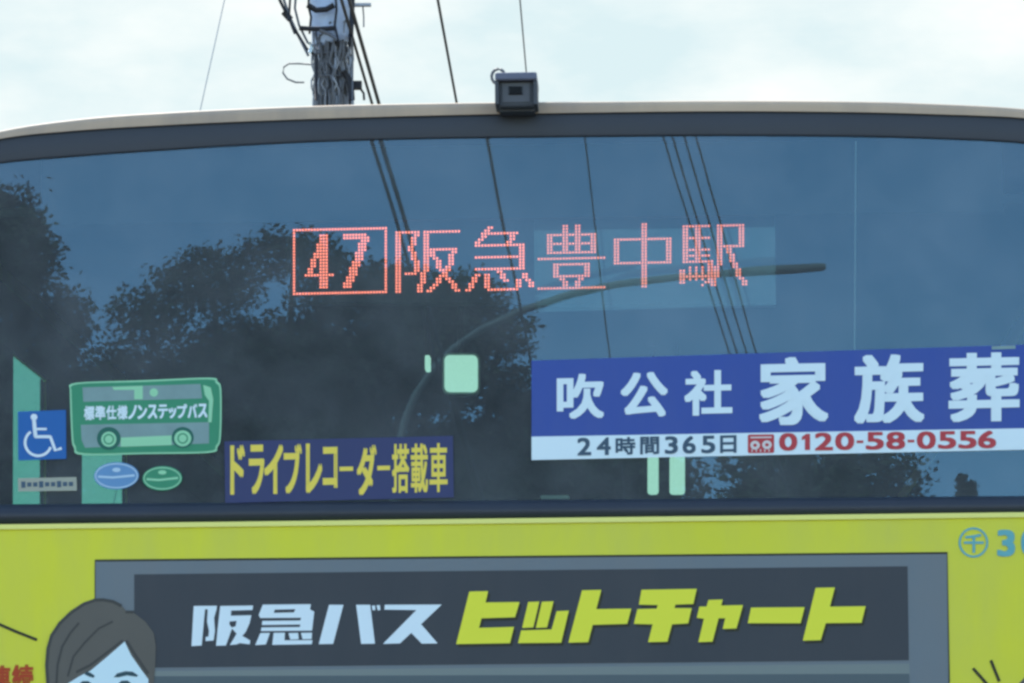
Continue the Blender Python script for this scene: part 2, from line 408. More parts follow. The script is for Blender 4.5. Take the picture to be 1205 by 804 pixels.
# window frame: black border, proud of the pane
mb = MB()
def ring(curveA, curveB, offs):
    """strip between two pixel curves with a rounded section"""
    rows = []
    for t, off in offs:
        rows.append([on_glass(a[0] + (b[0] - a[0]) * t, a[1] + (b[1] - a[1]) * t, off) for a, b in zip(curveA, curveB)])
    n = len(curveA); k = len(mb.v)
    for r in rows: mb.v += r
    for i in range(len(rows) - 1):
        for j in range(n - 1): mb.f.append((k + i * n + j, k + i * n + j + 1, k + (i + 1) * n + j + 1, k + (i + 1) * n + j))
ring(gtopc, stripc, ((0, -0.001), (0.02, 0.003), (0.10, 0.004), (0.9, 0.005), (1.02, 0.004)))
ring([(-62, 262), (-62, 599)], [(-97, 246), (-97, 612)], ((0, -0.002), (0.1, 0.008), (0.8, 0.010), (1.1, 0.002)))
ring([(1278, 587), (1278, 236)], [(1314, 604), (1314, 206)], ((0, -0.002), (0.1, 0.008), (0.8, 0.010), (1.1, 0.002)))
lb = [(-100, 594.5), (1320, 582.5)]; la = [(-100, 619.5), (1320, 605)]
ring(la, lb, ((-0.2, -0.004), (0.0, 0.004), (0.18, 0.016), (0.42, 0.020), (0.66, 0.019), (0.85, 0.012), (0.97, 0.004), (1.0, -0.003)))
frame = tag(mb.build('window_frame', M_black, bus, True))
# rear panel with a rolled top lip and rounded corners
zl = lambda px: on_body(px, 613 - (px - 613) * 0.0122).z
ztop = on_body(613, 611).z
plan = []
for i in range(7):
    t = R(90 * i / 6); plan.append((-HW + 0.09 - 0.09 * math.cos(t), YB + 0.09 - 0.09 * math.sin(t)))
plan = [(-HW, YB + 0.35)] + plan + [(-0.8, YB), (-.4, YB), (0, YB), (.4, YB), (.8, YB)] + [(-x, y) for x, y in plan[::-1]] + [(HW, YB + 0.35)]
def panel(mbx, rows, pl):
    n = len(pl); k = len(mbx.v)
    for z, inn in rows:
        for x, y in pl:
            s = 1 - inn / HW
            mbx.v.append(Vector((x * s, y + inn, z)))
    for i in range(len(rows) - 1):
        for j in range(n - 1): mbx.f.append((k + i * n + j, k + i * n + j + 1, k + (i + 1) * n + j + 1, k + (i + 1) * n + j))
mb = MB(); panel(mb, ((0.62, 0.0), (1.3, 0), (ztop - 0.016, 0.0), (ztop - 0.009, 0.0012), (ztop - 0.004, 0.005), (ztop, 0.012), (ztop + 0.001, 0.045)), plan)
tag(mb.build('rear_panel', M_yel, bus, True))
MB().box(-HW + .10, HW - .10, YB - .0035, YB + .03, ztop - .0085, ztop + .0015).build('lip_highlight_strip', mat('lip_highlight_pale', alb(196, 210, 132), .45, .3), bus)  # strip added along the lip; the sky highlight is put into its pale colour
# corner pillars beside the rear window, side panels, windows, front, floor
for s in (-1, 1):
    mb = MB()
    pl = [(s * (HW - 0.065), 0.03), (s * (HW - 0.02), 0.06), (s * HW, 0.12), (s * HW, 0.34)]
    panel(mb, ((ztop, 0.0), (ZR + 0.02, 0.015)), pl)
    mb.build('corner_pillar', M_yel, bus, True)
def wall_y(px, py):
    o = RBI @ CAM; d = RBI @ pix(px, py); return (o + d * ((-(HW - 0.012) - o.x) / d.x)).y
def wall_z(px, py):
    o = RBI @ CAM; d = RBI @ pix(px, py); return (o + d * ((-(HW - 0.012) - o.x) / d.x)).z
wa, wb, wc, wd = wall_y(15, 500), wall_y(56, 500), wall_y(96, 570), wall_y(151, 570)
print('WALL', wa, wb, wc, wd, wall_z(18, 405), wall_z(55, 445))
side_win = {-1: [(wa, wb), (wc, wd), (max(6.6, wd + .35), 8.0), (8.3, 9.8)], 1: [(6.0, 7.3), (7.55, 8.8), (9.0, 10.0)]}
WT, WB = 2.64, 1.25
for s in (-1, 1):
    mb = MB()
    xs = (s * HW, s * (HW - 0.008)); xa, xb = min(xs), max(xs)
    mb.box(xa, xb, 0.33, LEN - 0.1, 0.35, WB); mb.box(xa + .001, xb - .001, 0.33, LEN - 0.1, WT, ZR + 0.06)
    y = 0.33
    for a, b in side_win[s] + [(LEN - 0.1, LEN)]:
        mb.box(xa, xb, y, a, WB + .002, WT - .002); y = b
    mb.build('side_panel', M_yel, bus)
    for a, b in side_win[s]:
        w = MB().box(s * (HW - 0.004) - .002, s * (HW - 0.004) + .002, a, b, WB, WT).build('side_window', M_sglass, bus)
        fr = 0.03
        for q in ((a, a + fr, WB, WT), (b - fr, b, WB, WT)): MB().box(s * (HW + .001) - .002, s * (HW + .001) + .002, *q).build('window_post', M_black, w)
mb = MB(); mb.box(-HW, HW, LEN - 0.06, LEN, 0.35, 1.15); mb.box(-HW, HW, LEN - .06, LEN, 2.55, ZR + .02); mb.box(-HW, -HW + .1, LEN - .06, LEN, 1.152, 2.548); mb.box(HW - .1, HW, LEN - .06, LEN, 1.152, 2.548)
mb.build('front_panel', M_yel, bus)
MB().box(-HW + .1, HW - .1, LEN - .04, LEN - .03, 1.15, 2.55).build('windscreen', M_sglass, bus)
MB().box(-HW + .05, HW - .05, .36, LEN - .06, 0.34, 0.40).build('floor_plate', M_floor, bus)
# inside: ceiling, rear shelf, lamps
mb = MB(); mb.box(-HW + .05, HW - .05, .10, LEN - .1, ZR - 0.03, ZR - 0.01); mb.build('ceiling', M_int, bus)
MB().box(-1.0, 1.0, .085, .10, ZR - .05, on_glass(613, 150).z - .03).build('rear_header', M_int, bus)
mb = MB()
for s in (-1, 1):
    x = s * (HW - .011)
    y = .36
    for a, b in side_win[s] + [(LEN - 0.1, LEN)]:
        mb.box(x - .002, x + .002, y, a, WB, WT); y = b
    mb.box(x - .002, x + .002, .36, LEN - .1, .4, WB - .001); mb.box(x - .002, x + .002, .36, LEN - .1, WT + .001, ZR - .031)
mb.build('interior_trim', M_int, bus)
mb = MB(); mb.box(-HW + .1, HW - .1, .06, .75, ztop - .16, ztop - .1); mb.build('rear_shelf', M_int, bus)
mb = MB(); mb.box(-HW + .1, HW - .1, LEN - 1.6, LEN - 1.55, 1.9, ZR - .04); mb.build('driver_bulkhead', M_int, bus)

def inner(px0, py0, px1, py1, y, name, m, parent=bus, depth=0.04, r=6):
    pts = rrect(px0, py0, px1, py1, r)
    fr = [on_depth(x, yy, y) for x, yy in pts]; n = len(pts)
    vv = fr + [p + Vector((0, depth, 0)) for p in fr]
    ff = [tuple(range(n))[::-1], tuple(range(n, 2 * n))] + [(i, (i + 1) % n, n + (i + 1) % n, n + i) for i in range(n)]
    return obj(name, vv, ff, m, parent)
inner(520.5, 415.5, 564.5, 464, 0.812, 'lamp_housing', mat('lamp_housing', (0.20, 0.24, 0.22), .5), r=7)
tag(inner(523, 418, 562, 461, 0.8, 'cabin_lamp', M_lamp), 'small square pale green lamp on the cabin ceiling')
inner(500, 418, 506, 436, 0.85, 'cabin_lamp', M_lamp, r=2)
inner(762, 536, 775, 581, 2.6, 'cabin_lamp', M_lamp, r=4); inner(788, 536, 806, 581, 2.6, 'cabin_lamp', M_lamp, r=4)
mb = MB()
for a, yd in (((542, 420), .82), ((503, 420), .87), ((769, 538), 2.62), ((797, 538), 2.62)):
    p = on_depth(a[0], a[1], yd); MB().tube([p, Vector((p.x, p.y, ZR - .02))], 0.008, 6).build('lamp_hanger', M_int, bus)
inner(636, 583, 670, 587, 0.3, 'shelf_clip', M_white, r=1.5)

# route sign behind the glass
YS = 0.16
tl = 0.0
def S(px, py, off=0.0): return on_depth(px, py, YS - off)
sg = [(336, 261), (912, 243), (913, 359), (337, 357)]
fr = [S(*p) for p in sg]; vv = fr + [p + Vector((0, .05, 0)) for p in fr]
sign = obj('route_sign', vv, [(3, 2, 1, 0), (4, 5, 6, 7), (0, 1, 5, 4), (1, 2, 6, 5), (2, 3, 7, 6), (3, 0, 4, 7)], M_ledbox, bus)
tag(sign, 'red dot matrix route sign reading 47 behind the rear glass')
obj('sign_cover', [S(*p) for p in ((628, 249.5, .006), (912, 243, .006), (913, 359, .0165), (629, 367.5, .0165))], [(3, 2, 1, 0)], M_cover, sign)
mb = MB()
for px in (420, 830):
    p = S(px, 255); MB().box(p.x - .02, p.x + .02, YS + .01, YS + .04, p.z - .05, ZR - .02).build('sign_bracket', M_ledbox, sign)
def raster(strokes):
    on = set()
    for st in strokes:
        kind, pts = st[0], st[1:]
        for (x0, y0), (x1, y1) in zip(pts, pts[1:]):
            n = int(max(abs(x1 - x0), abs(y1 - y0))) or 1
            for i in range(n + 1):
                x = round(x0 + (x1 - x0) * i / n); y = round(y0 + (y1 - y0) * i / n)
                on.add((x, y))
                if kind == 'v' or kind == 'd': on.add((x + 1, y))
                if kind == 't': on.add((x + 1, y)); on.add((x + 2, y))
    return on
HAN = raster([('v', (1, 1), (1, 21)), ('h', (1, 1), (7, 1)), ('d', (7, 1), (5, 7)), ('d', (5, 7), (7, 11), (7, 14)), ('h', (4, 15), (7, 15)),
              ('h', (10, 1), (21, 1)), ('v', (10, 1), (10, 12), (8, 21)), ('h', (11, 7), (19, 7)), ('d', (19, 7), (17, 14), (11, 21)), ('d', (12, 8), (15, 14), (20, 21))])
KYU = raster([('d', (7, 0), (3, 5)), ('h', (6, 2), (15, 2)), ('d', (15, 2), (13, 5)), ('h', (3, 6), (17, 6)), ('v', (17, 6), (17, 14)), ('h', (3, 10), (17, 10)), ('h', (3, 14), (17, 14)),
              ('d', (3, 16), (0, 21)), ('v', (6, 16), (6, 20)), ('h', (7, 21), (16, 21)), ('v', (16, 18), (16, 20)), ('d', (10, 15), (12, 18)), ('d', (18, 16), (20, 20))])
HOU = raster([('v', (3, 3), (3, 9)), ('v', (17, 3), (17, 9)), ('h', (3, 3), (18, 3)), ('h', (3, 6), (18, 6)), ('h', (3, 9), (18, 9)), ('v', (8, 0), (8, 9)), ('v', (12, 0), (12, 9)),
              ('h', (0, 11), (21, 11)), ('v', (5, 13), (5, 17)), ('v', (15, 13), (15, 17)), ('h', (5, 13), (16, 13)), ('h', (5, 17), (16, 17)), ('d', (7, 18), (8, 20)), ('d', (13, 18), (12, 20)), ('h', (0, 21), (21, 21))])
NAKA = raster([('v', (1, 5), (1, 13)), ('v', (18, 5), (18, 13)), ('h', (1, 5), (19, 5)), ('h', (1, 13), (19, 13)), ('v', (10, 0), (10, 21))])
EKI = raster([('v', (1, 1), (1, 13)), ('h', (1, 1), (9, 1)), ('h', (1, 5), (9, 5)), ('h', (1, 9), (9, 9)), ('v', (5, 1), (5, 13)), ('h', (1, 13), (10, 13)), ('v', (9, 13), (9, 19)), ('h', (7, 21), (9, 20)),
              ('v', (0, 16), (0, 20)), ('h', (3, 15), (3, 19)), ('h', (5, 15), (5, 19)), ('h', (7, 15), (7, 19)), ('h', (1, 11), (9, 11)), ('h', (0, 18), (9, 18)),
              ('h', (12, 1), (20, 1)), ('v', (19, 1), (19, 8)), ('h', (12, 8), (20, 8)), ('v', (12, 1), (12, 12), (10, 21)), ('d', (15, 9), (17, 15), (20, 21))])
FORTY = raster([('h', (0, 0), (31, 0)), ('h', (0, 21), (31, 21)), ('h', (0, 0), (0, 21)), ('h', (31, 0), (31, 21)),
                ('t', (9, 2), (9, 19)), ('d', (9, 3), (5, 14)), ('h', (4, 15), (13, 15)), ('h', (17, 3), (24, 3)), ('h', (17, 2), (24, 2)), ('t', (23, 3), (21, 9), (17, 19))])
mb = MB()
def dots(on, x0, y0, x1, y1, nc, nr=22):
    for c, r in on:
        cx = x0 + (x1 - x0) * c / (nc - 1); cy = y0 + (y1 - y0) * r / (nr - 1) - (cx - 345) * 0.0215
        h = 1.12; w = 1.08
        poly(mb, [(cx - w, cy - h), (cx + w, cy - h), (cx + w, cy + h), (cx - w, cy + h)], S, 0.003)
dots(FORTY, 346, 271, 454, 346, 32)
for on, a, b in ((HAN, 463, 540), (KYU, 549, 627), (HOU, 634, 711), (NAKA, 720, 796), (EKI, 801, 878)): dots(on, a, 273, b, 346, 22)
tag(mb.build('lit_diode', M_led, sign), 'red lit diodes spelling 47 and the destination', kind='stuff')
# faint seam of the inner pane
mb = MB(); stroke(mb, [(1007, 166), (1005.5, 420)], 1.6, on_depth if False else (lambda x, y, o: on_depth(x, y, 0.07)), 0)
mb.build('pane_seam', mat('seam_trim', (0.5, 0.5, 0.5), .5), bus)

# ---- stickers and banner on the glass
G = on_glass
mb = MB(); poly(mb, [(625.5, 424.5), (1212, 405.5), (1212, 505), (625.5, 515)], G, 0.003, .002); poly(mb, [(1212, 405.5), (1270, 404), (1270, 504), (1212, 505)], G, 0.003, .002)
banner = tag(mb.build('banner_sticker', M_blue, bus), 'blue and white funeral service banner with a telephone number')
mb = MB(); poly(mb, [(625.5, 514), (1270, 503), (1270, 528), (625.5, 541.5)], G, 0.0034, .002); mb.build('white_strip', M_white, banner)
mb = MB(); q = 0.004
for ch, bx in (('吹', (657, 442, 709, 492)), ('公', (732, 440, 784, 490)), ('社', (807, 438, 860, 488))):
    text(mb, ch, box4(*bx, tilt=-0.022), G, q, (3.6, 3.0), 2)
for ch, bx in (('家', (896, 423, 972, 499)), ('族', (1008, 420, 1085, 497)), ('葬', (1119, 418, 1197, 495))):
    text(mb, ch, box4(*bx, tilt=-0.022), G, q, (5.6, 4.0), 3)
mb.build_each('printed_character', M_white, banner)
mb = MB()
for ch, x0, x1 in (('2', 680, 695), ('4', 703, 718), ('時', 725, 747), ('間', 754, 775), ('3', 783, 797), ('6', 804, 818), ('5', 826, 841), ('日', 848, 866)):
    b = 535.5 - (x0 - 680) * 0.017
    text(mb, ch, box4(x0, b - 19.5, x1, b, tilt=-0.02), G, q, (1.4, 1.4), 1)
mb.build_each('printed_character', M_slate, banner)
mb = MB()
xs = [(918, 937, '0'), (960, 979, '2'), (984, 1004, '0'), (1020, 1039, '5'), (1044, 1064, '8'), (1080, 1100, '0'), (1105, 1124, '5'), (1129, 1148, '5'), (1152, 1171, '6')]
for x0, x1, ch in xs:
    b = 530 - (x0 - 918) * 0.012
    text(mb, ch, box4(x0, b - 19.5, x1, b, tilt=-0.012), G, q, (2.4, 1.5), 2)
poly(mb, [(947.2, 529.8), (947.2, 516.5), (943.6, 518.2), (943.6, 514.2), (948.5, 510.6), (953.2, 510.5), (953.2, 529.7)], G, q)
for x0, x1 in ((1008, 1016), (1068, 1076)): stroke(mb, [(x0, 520 - (x0 - 1008) * .014), (x1, 520 - (x0 - 1008) * .014)], 3.2, G, q)
mb.build_each('printed_character', M_red, banner)
mb = MB(); poly(mb, rrect(880, 511.5, 911, 533.5, 2, -0.012), G, 0.0040); ic = mb.build_each('dial_mark', M_red, banner)
mb = MB(); poly(mb, ellipse(888.5, 524, 5.6, 5.2, 20), G, 0.0044); poly(mb, ellipse(902.5, 523.5, 5.6, 5.2, 20), G, 0.0044); stroke(mb, [(883, 515), (908, 514.6)], 1.6, G, 0.0044)
for i in range(5): stroke(mb, [(885 + i * 5, 532), (885 + i * 5, 528.6)], 1.2, G, .0044)
mb.build_each('dial_mark', mat('pale_print', alb(170, 190, 205), .5), banner)
mb = MB(); poly(mb, ellipse(888.5, 524, 2.2, 2.0, 14), G, 0.0048); poly(mb, ellipse(902.5, 523.5, 2.2, 2.0, 14), G, 0.0048); mb.build_each('dial_mark', M_red, banner)

mb = MB(); poly(mb, [(264, 519.5), (533, 513), (534, 585.5), (265, 592)], G, 0.003, .002)
rec = tag(mb.build('notice_sticker', M_navy, bus), 'navy sticker with tall yellow characters along the window foot')
mb = MB()
cs = [('ド', 272, 287), ('ラ', 294, 310), ('イ', 312, 332), ('ブ', 335, 354), ('レ', 361, 378), ('コ', 381, 396)]
for ch, x0, x1 in cs:
    b = 581 - (x0 - 272) * 0.017
    text(mb, ch, box4(x0, b - 56 if ch not in 'コ' else b - 52, x1, b - (6 if ch == 'コ' else 0), tilt=-0.02), G, .0034, (2.3, 2.6), 1)
b = 549; stroke(mb, [(399.5, 552), (415.5, 551.6)], 5.0, G, .0034); stroke(mb, [(444, 551), (459, 550.6)], 5.2, G, .0034)
text(mb, 'ダ', box4(421, 525, 442, 582, -0.02), G, .0034, (2.3, 2.6), 1)
for ch, x0, x1 in (('搭', 462, 481), ('載', 484, 503), ('車', 506, 526)): text(mb, ch, box4(x0, 523.5 - (x0 - 462) * .02, x1, 579.5 - (x0 - 462) * .02, -0.02), G, .0034, (1.3, 1.6), 1)
mb.build_each('printed_character', M_ytext, rec)

# wheelchair mark
mb = MB(); poly(mb, [(21, 484.5), (77.5, 482.5), (78, 540), (21.5, 542)], G, .003, .002)
acc = tag(mb.build('access_sticker', M_acc, bus), 'square blue wheelchair sticker')
mb = MB(); poly(mb, ellipse(40, 491, 4, 4, 16), G, .0035)
stroke(mb, [(40, 494), (41, 506), (42, 514.5)], 4.4, G, .0035); stroke(mb, [(41, 514), (59.5, 514)], 3.6, G, .0035); stroke(mb, [(41.5, 505), (55, 505)], 2.8, G, .0036)
stroke(mb, [(59, 513.5), (65, 530), (72.5, 527.5)], 3.6, G, .00365)
stroke(mb, ellipse(45, 521, 15.5, 15.5, 22, 20, 235), 3.2, G, .0037)
mb.build_each('wheelchair_mark', mat('sticker_white', (0.72, 0.78, 0.76), .5), acc)
# bus shaped sticker
def bs(d): return [(82 + d, 458 + d), (90 + d, 450.5 + d * .8), (170, 447.5 + d), (246 - d, 444.5 + d), (256 - d, 449 + d), (260.5 - d, 460 + d * .5), (260 - d, 512), (256 - d, 526 - d * .7), (246 - d, 533 - d), (170, 534.5 - d), (97 + d, 535.5 - d), (87 + d, 527 - d), (84 + d, 512)]
def bsm(d): return smooth_tab(bs(d) + bs(d)[:1], 66)[:-1]
mb = MB(); poly(mb, bsm(0), G, .003, .002)
bst = tag(mb.build('bus_sticker', M_lgreen, bus), 'green sticker shaped like a little bus')
mb = MB(); poly(mb, bsm(2.0), G, .0034); mb.build('sticker_ground', M_green, bst)
mb = MB(); poly(mb, [(97, 456), (236, 452), (238, 469), (98, 473)], G, .0038); poly(mb, [(95, 500), (246, 497), (246, 522), (100, 527), (96, 518)], G, .0038); mb.build_each('sticker_window', M_silv, bst)
mb = MB(); poly(mb, [(132, 455.5), (168, 454), (168, 459), (134, 459)], G, .0041); poly(mb, [(158, 459), (168, 459), (168, 470), (158, 470)], G, .0041); poly(mb, ellipse(181, 462, 5, 5, 14), G, .0041)
poly(mb, [(239, 453), (248, 456), (251, 470), (249, 497), (245, 497), (246, 472), (241, 465)], G, .0041); poly(mb, [(142, 515), (202, 512.5), (202, 524), (142, 526)], G, .0041); mb.build_each('sticker_highlight', M_lgreen, bst)
mb = MB(); poly(mb, ellipse(128, 516, 14, 13.5, 24), G, .0044); poly(mb, ellipse(215, 515, 13, 12.5, 24), G, .0044); mb.build_each('sticker_wheel', mat('sticker_dark_green', alb(30, 92, 88), .5), bst)
mb = MB(); poly(mb, ellipse(128, 517, 9, 9, 20), G, .0047); poly(mb, ellipse(215, 516, 10, 9.5, 20), G, .0047); mb.build_each('sticker_hub', M_lgreen, bst)
mb = MB(); stroke(mb, ellipse(128, 517, 5.5, 5.5, 18), 1.6, G, .005, True); stroke(mb, ellipse(215, 516, 5.5, 5.5, 18), 1.6, G, .005, True); mb.build_each('sticker_hub_ring', M_green, bst)
mb = MB(); xx = 98.5
for ch, w in zip('標準仕様ノンステップバス', (13, 13, 13, 13, 11, 12, 12, 12.5, 10, 12.5, 12, 12)):
    small = ch in 'ッ'; y0 = 478.5 - (xx - 98) * .02
    text(mb, ch, box4(xx + .9, y0 + (4 if small else 0), xx + w - 1.0, y0 + 15.5, -0.02), G, .0044, (1.2, 1.2), 1); xx += w
mb.build_each('printed_character', M_white, bst)
# small ovals and plate
for (cx, cy, rx, ry), m, n in (((137, 560, 26.5, 16), M_sblue, 'blue'), ((191, 563, 23.5, 14.5), M_green, 'green')):
    mb = MB(); poly(mb, [(x, y - (x - cx) * .02) for x, y in ellipse(cx, cy, rx, ry, 36)], G, .003, .002)
    ov = tag(mb.build('oval_sticker', m, bus), 'small %s oval sticker' % n)
    mb = MB(); stroke(mb, ellipse(cx, cy, rx - 2, ry - 2, 36), 1.4, G, .0034, True)
    stroke(mb, [(cx - rx + 5, cy + 1), (cx - 4, cy + 2), (cx + rx - 5, cy - 0.5)], 2.6, G, .0034)
    poly(mb, ellipse(cx, cy - 7, 5, 2.6, 12), G, .0034)
    mb.build_each('sticker_highlight', M_lgreen if n == 'green' else mat('sticker_pale_blue', alb(140, 184, 220), .5), ov)
mb = MB(); poly(mb, [(21, 563), (90, 561.5), (90.5, 577.5), (21.5, 578.5)], G, .0032, .002); pl = tag(mb.build('number_plate_sticker', M_plate, bus), 'narrow grey sticker with fine print')
mb = MB()
for i in range(9): x = 25 + i * 7; stroke(mb, [(x, 570.5 - i * .1), (x + 5, 570.4 - i * .1)], 5.0 if i % 3 else 7.5, G, .0036)
mb.build_each('fine_print', M_slate, pl)
mb = MB(); text(mb, '一二三一', box4(1166, 406.5, 1196, 412, -0.02), G, .0038, (.8, .8), 1) if False else stroke(mb, [(1167, 409.5), (1195, 408.5)], 4, G, .0038)
mb.build('maker_mark', M_silv, glass)

# ---- the advertisement on the rear panel
Bd = on_body
mb = MB(); poly(mb, [(111.5, 659), (1115, 650), (1121, 1010), (110, 1018)], Bd, .0012, .001)
ad = tag(mb.build('advertisement', M_grey, bus), 'grey and black bus chart advertisement on the yellow panel')
mb = MB(); stroke(mb, [(111.5, 1000), (112, 659.8), (1114.6, 650.8), (1120, 1000)], 2.6, Bd, .0015); mb.build('printed_edge', M_ink, ad)
mb = MB(); poly(mb, [(158, 676), (1068, 666.5), (1069.5, 777), (158, 786)], Bd, .0018); mb.build('printed_panel', M_dark, ad)
mb = MB(); poly(mb, [(158, 790), (1070, 781), (1070.5, 795), (158, 803.5)], Bd, .0016) ; mb.build('printed_rule', M_line, ad)
mb = MB()
for i in range(3): poly(mb, [(158, 796 + i * 66), (1070, 793 + i * 66), (1071, 850 + i * 66), (158, 853 + i * 66)], Bd, .0020)
mb.build_each('printed_row', M_low, ad)
# white title
mb = MB(); q = .0026
def pl_(*pts): poly(mb, list(pts), Bd, q)
def zz(ox, oy, k, pts): return [(ox + x / k, oy + y / k) for x, y in pts]
K = 7.53
for P_ in ([(60, 100), (265, 98), (262, 130), (240, 205), (248, 320), (236, 405), (165, 410), (166, 375), (190, 370), (196, 320), (178, 240), (184, 130), (160, 128), (130, 450), (40, 455)],
           [(295, 100), (585, 96), (580, 135), (392, 140), (388, 186), (570, 182), (556, 250), (520, 330), (490, 365), (560, 405), (556, 440), (470, 428), (440, 440), (380, 445), (420, 380), (440, 345), (400, 300), (388, 330), (345, 450), (258, 452), (272, 300)],
           [(672, 88), (1098, 84), (1090, 130), (1128, 150), (1108, 318), (655, 322), (660, 290), (1000, 286), (1004, 264), (664, 268), (668, 232), (1006, 228), (1010, 204), (650, 206), (636, 180)],
           [(650, 340), (735, 338), (700, 440), (605, 446)], [(768, 338), (868, 336), (864, 404), (1112, 402), (1106, 438), (756, 444)], [(900, 340), (985, 338), (990, 395), (915, 397)], [(1010, 338), (1108, 336), (1104, 392), (1024, 394)]):
    poly(mb, zz(220, 700, K, P_), Bd, q)
K = 7.09
for P_ in ([(122, 84), (242, 84), (156, 410), (36, 412)], [(348, 84), (465, 84), (505, 408), (390, 410)], [(478, 92), (506, 90), (508, 128), (486, 130)], [(518, 88), (546, 86), (550, 128), (528, 130)],
           [(588, 84), (1062, 82), (890, 246), (1028, 406), (896, 408), (808, 318), (714, 406), (572, 410), (850, 128), (584, 124)]):
    poly(mb, zz(370, 700, K, P_), Bd, q)
mb.build_each('printed_character', mat('title_white', (0.74, 0.84, 0.82), .5), ad)
# holes of the first two characters
mb = MB(); q2 = .0029
poly(mb, zz(220, 700, 7.53, [(778, 132), (960, 128), (948, 156), (770, 160)]), Bd, q2); poly(mb, zz(220, 700, 7.53, [(378, 236), (440, 232), (430, 280), (396, 290), (376, 264)]), Bd, q2)
mb.build_each('character_gap', M_dark, ad)
# yellow title, block katakana
K = 3.347
ytitle = [[(520 + x / K, 650 + y / K) for x, y in P_] for P_ in (
    [(108, 155), (182, 153), (172, 198), (306, 196), (288, 256), (156, 260), (146, 298), (284, 294), (268, 358), (56, 362)],
    [(340, 196), (384, 194), (360, 296), (316, 298)], [(394, 195), (440, 193), (414, 296), (370, 298)], [(452, 232), (500, 230), (470, 356), (300, 358), (312, 308), (432, 304)],
    [(552, 150), (628, 148), (608, 224), (746, 222), (730, 282), (594, 286), (576, 354), (498, 356)],
    [(786, 148), (1004, 144), (990, 204), (920, 206), (916, 220), (984, 220), (970, 280), (906, 284), (888, 352), (812, 354), (830, 284), (756, 282), (770, 224), (846, 222), (850, 208), (776, 206)],
    [(1050, 188), (1106, 186), (1100, 210), (1186, 208), (1160, 300), (1106, 302), (1116, 260), (1090, 260), (1066, 352), (1010, 354), (1032, 262), (1004, 258), (1014, 214), (1042, 214)])]
K = 3.708
ytitle += [[(880 + x / K, 590 + y / K) for x, y in P_] for P_ in ([(14, 464), (248, 462), (230, 532), (0, 532)], [(296, 378), (380, 376), (358, 460), (514, 458), (496, 530), (340, 532), (318, 606), (240, 608)])]
mb = MB()
for P_ in ytitle: poly(mb, [(x + 2.6, y + 3.2) for x, y in P_], Bd, .0024)
mb.build_each('character_shadow', M_ink, ad)
mb = MB()
for P_ in ytitle: poly(mb, P_, Bd, .0028)
mb.build_each('printed_character', M_yprint, ad)
# printed portrait: generic woman, drawn flat
K = 6.025
def fx(pts): return [(x / K, 690 + y / K) for x, y in pts]
head = fx([(340, 690), (328, 560), (338, 440), (362, 350), (420, 262), (500, 185), (590, 125), (670, 96), (730, 94), (800, 106), (862, 138), (900, 180), (960, 195), (1030, 250), (1090, 330), (1106, 430), (1100, 560), (1090, 700), (1085, 900), (1020, 1010), (940, 1060), (940, 1180), (560, 1180), (560, 1040), (420, 980), (360, 860)])
mb = MB(); poly(mb, head, Bd, .0032); por = tag(mb.build('printed_portrait', M_hair, ad), 'flat printed drawing of a dark haired woman')
mb = MB(); stroke(mb, fx([(352, 800), (338, 690), (330, 560), (340, 440), (366, 350), (424, 262), (504, 185), (594, 126), (672, 98), (732, 96), (800, 108), (862, 140)]), 3.6, Bd, .0036)
stroke(mb, fx([(400, 690), (408, 560), (440, 430), (500, 330), (560, 260)]), 2.6, Bd, .0036)
stroke(mb, fx([(480, 640), (520, 500), (600, 400), (700, 300), (800, 250)]), 2.4, Bd, .0036)
stroke(mb, fx([(540, 610), (640, 560), (760, 470), (872, 385)]), 3.0, Bd, .0036)
stroke(mb, fx([(895, 385), (960, 490), (1050, 620)]), 3.4, Bd, .0036); stroke(mb, fx([(890, 182), (950, 182)]), 3.2, Bd, .0036)
mb.build_each('hair_line', M_hairl, por)
mb = MB(); poly(mb, fx([(884, 392), (930, 490), (1000, 590), (1052, 660), (1050, 760), (1000, 900), (900, 990), (780, 1010), (660, 970), (560, 880), (500, 760), (480, 690), (560, 640), (640, 600), (760, 500)]), Bd, .0040)
mb.build('face', mat('face_print', (0.66, 0.82, 0.80), .5), por)
mb = MB(); poly(mb, fx([(610, 604), (640, 612), (672, 634), (664, 650), (630, 640), (600, 626)]), Bd, .0044)
poly(mb, fx([(806, 645), (830, 618), (890, 602), (940, 606), (980, 632), (968, 642), (900, 632), (840, 646)]), Bd, .0044)
poly(mb, fx([(565, 690), (585, 672), (625, 672), (650, 690), (640, 760), (580, 760)]), Bd, .0044); poly(mb, fx([(840, 690), (860, 670), (905, 668), (930, 690), (920, 760), (855, 760)]), Bd, .0044)
mb.build_each('face_line', mat('face_ink', alb(40, 72, 88), .5), por)
mb = MB(); stroke(mb, fx([(-30, 258), (0, 272), (120, 324), (262, 380)]), 3.4, Bd, .0016)
stroke(mb, [(1145, 786.5), (1164, 808)], 3.6, Bd, .0016); stroke(mb, [(1166, 777), (1176, 802)], 3.6, Bd, .0016)
mb.build_each('printed_ray', M_ink, bus)
mb = MB(); poly(mb, ellipse(1248, 840, 62, 58, 40), Bd, .0018); mb.build('printed_hair', M_hair, bus)
mb = MB(); text(mb, '続', box4(15, 783, 38.5, 812), Bd, .0016, (2.2, 1.8), 1); text(mb, '連', box4(-12, 784, 12, 813), Bd, .0016, (2.2, 1.8), 1); mb.build_each('printed_character', M_maroon, bus)
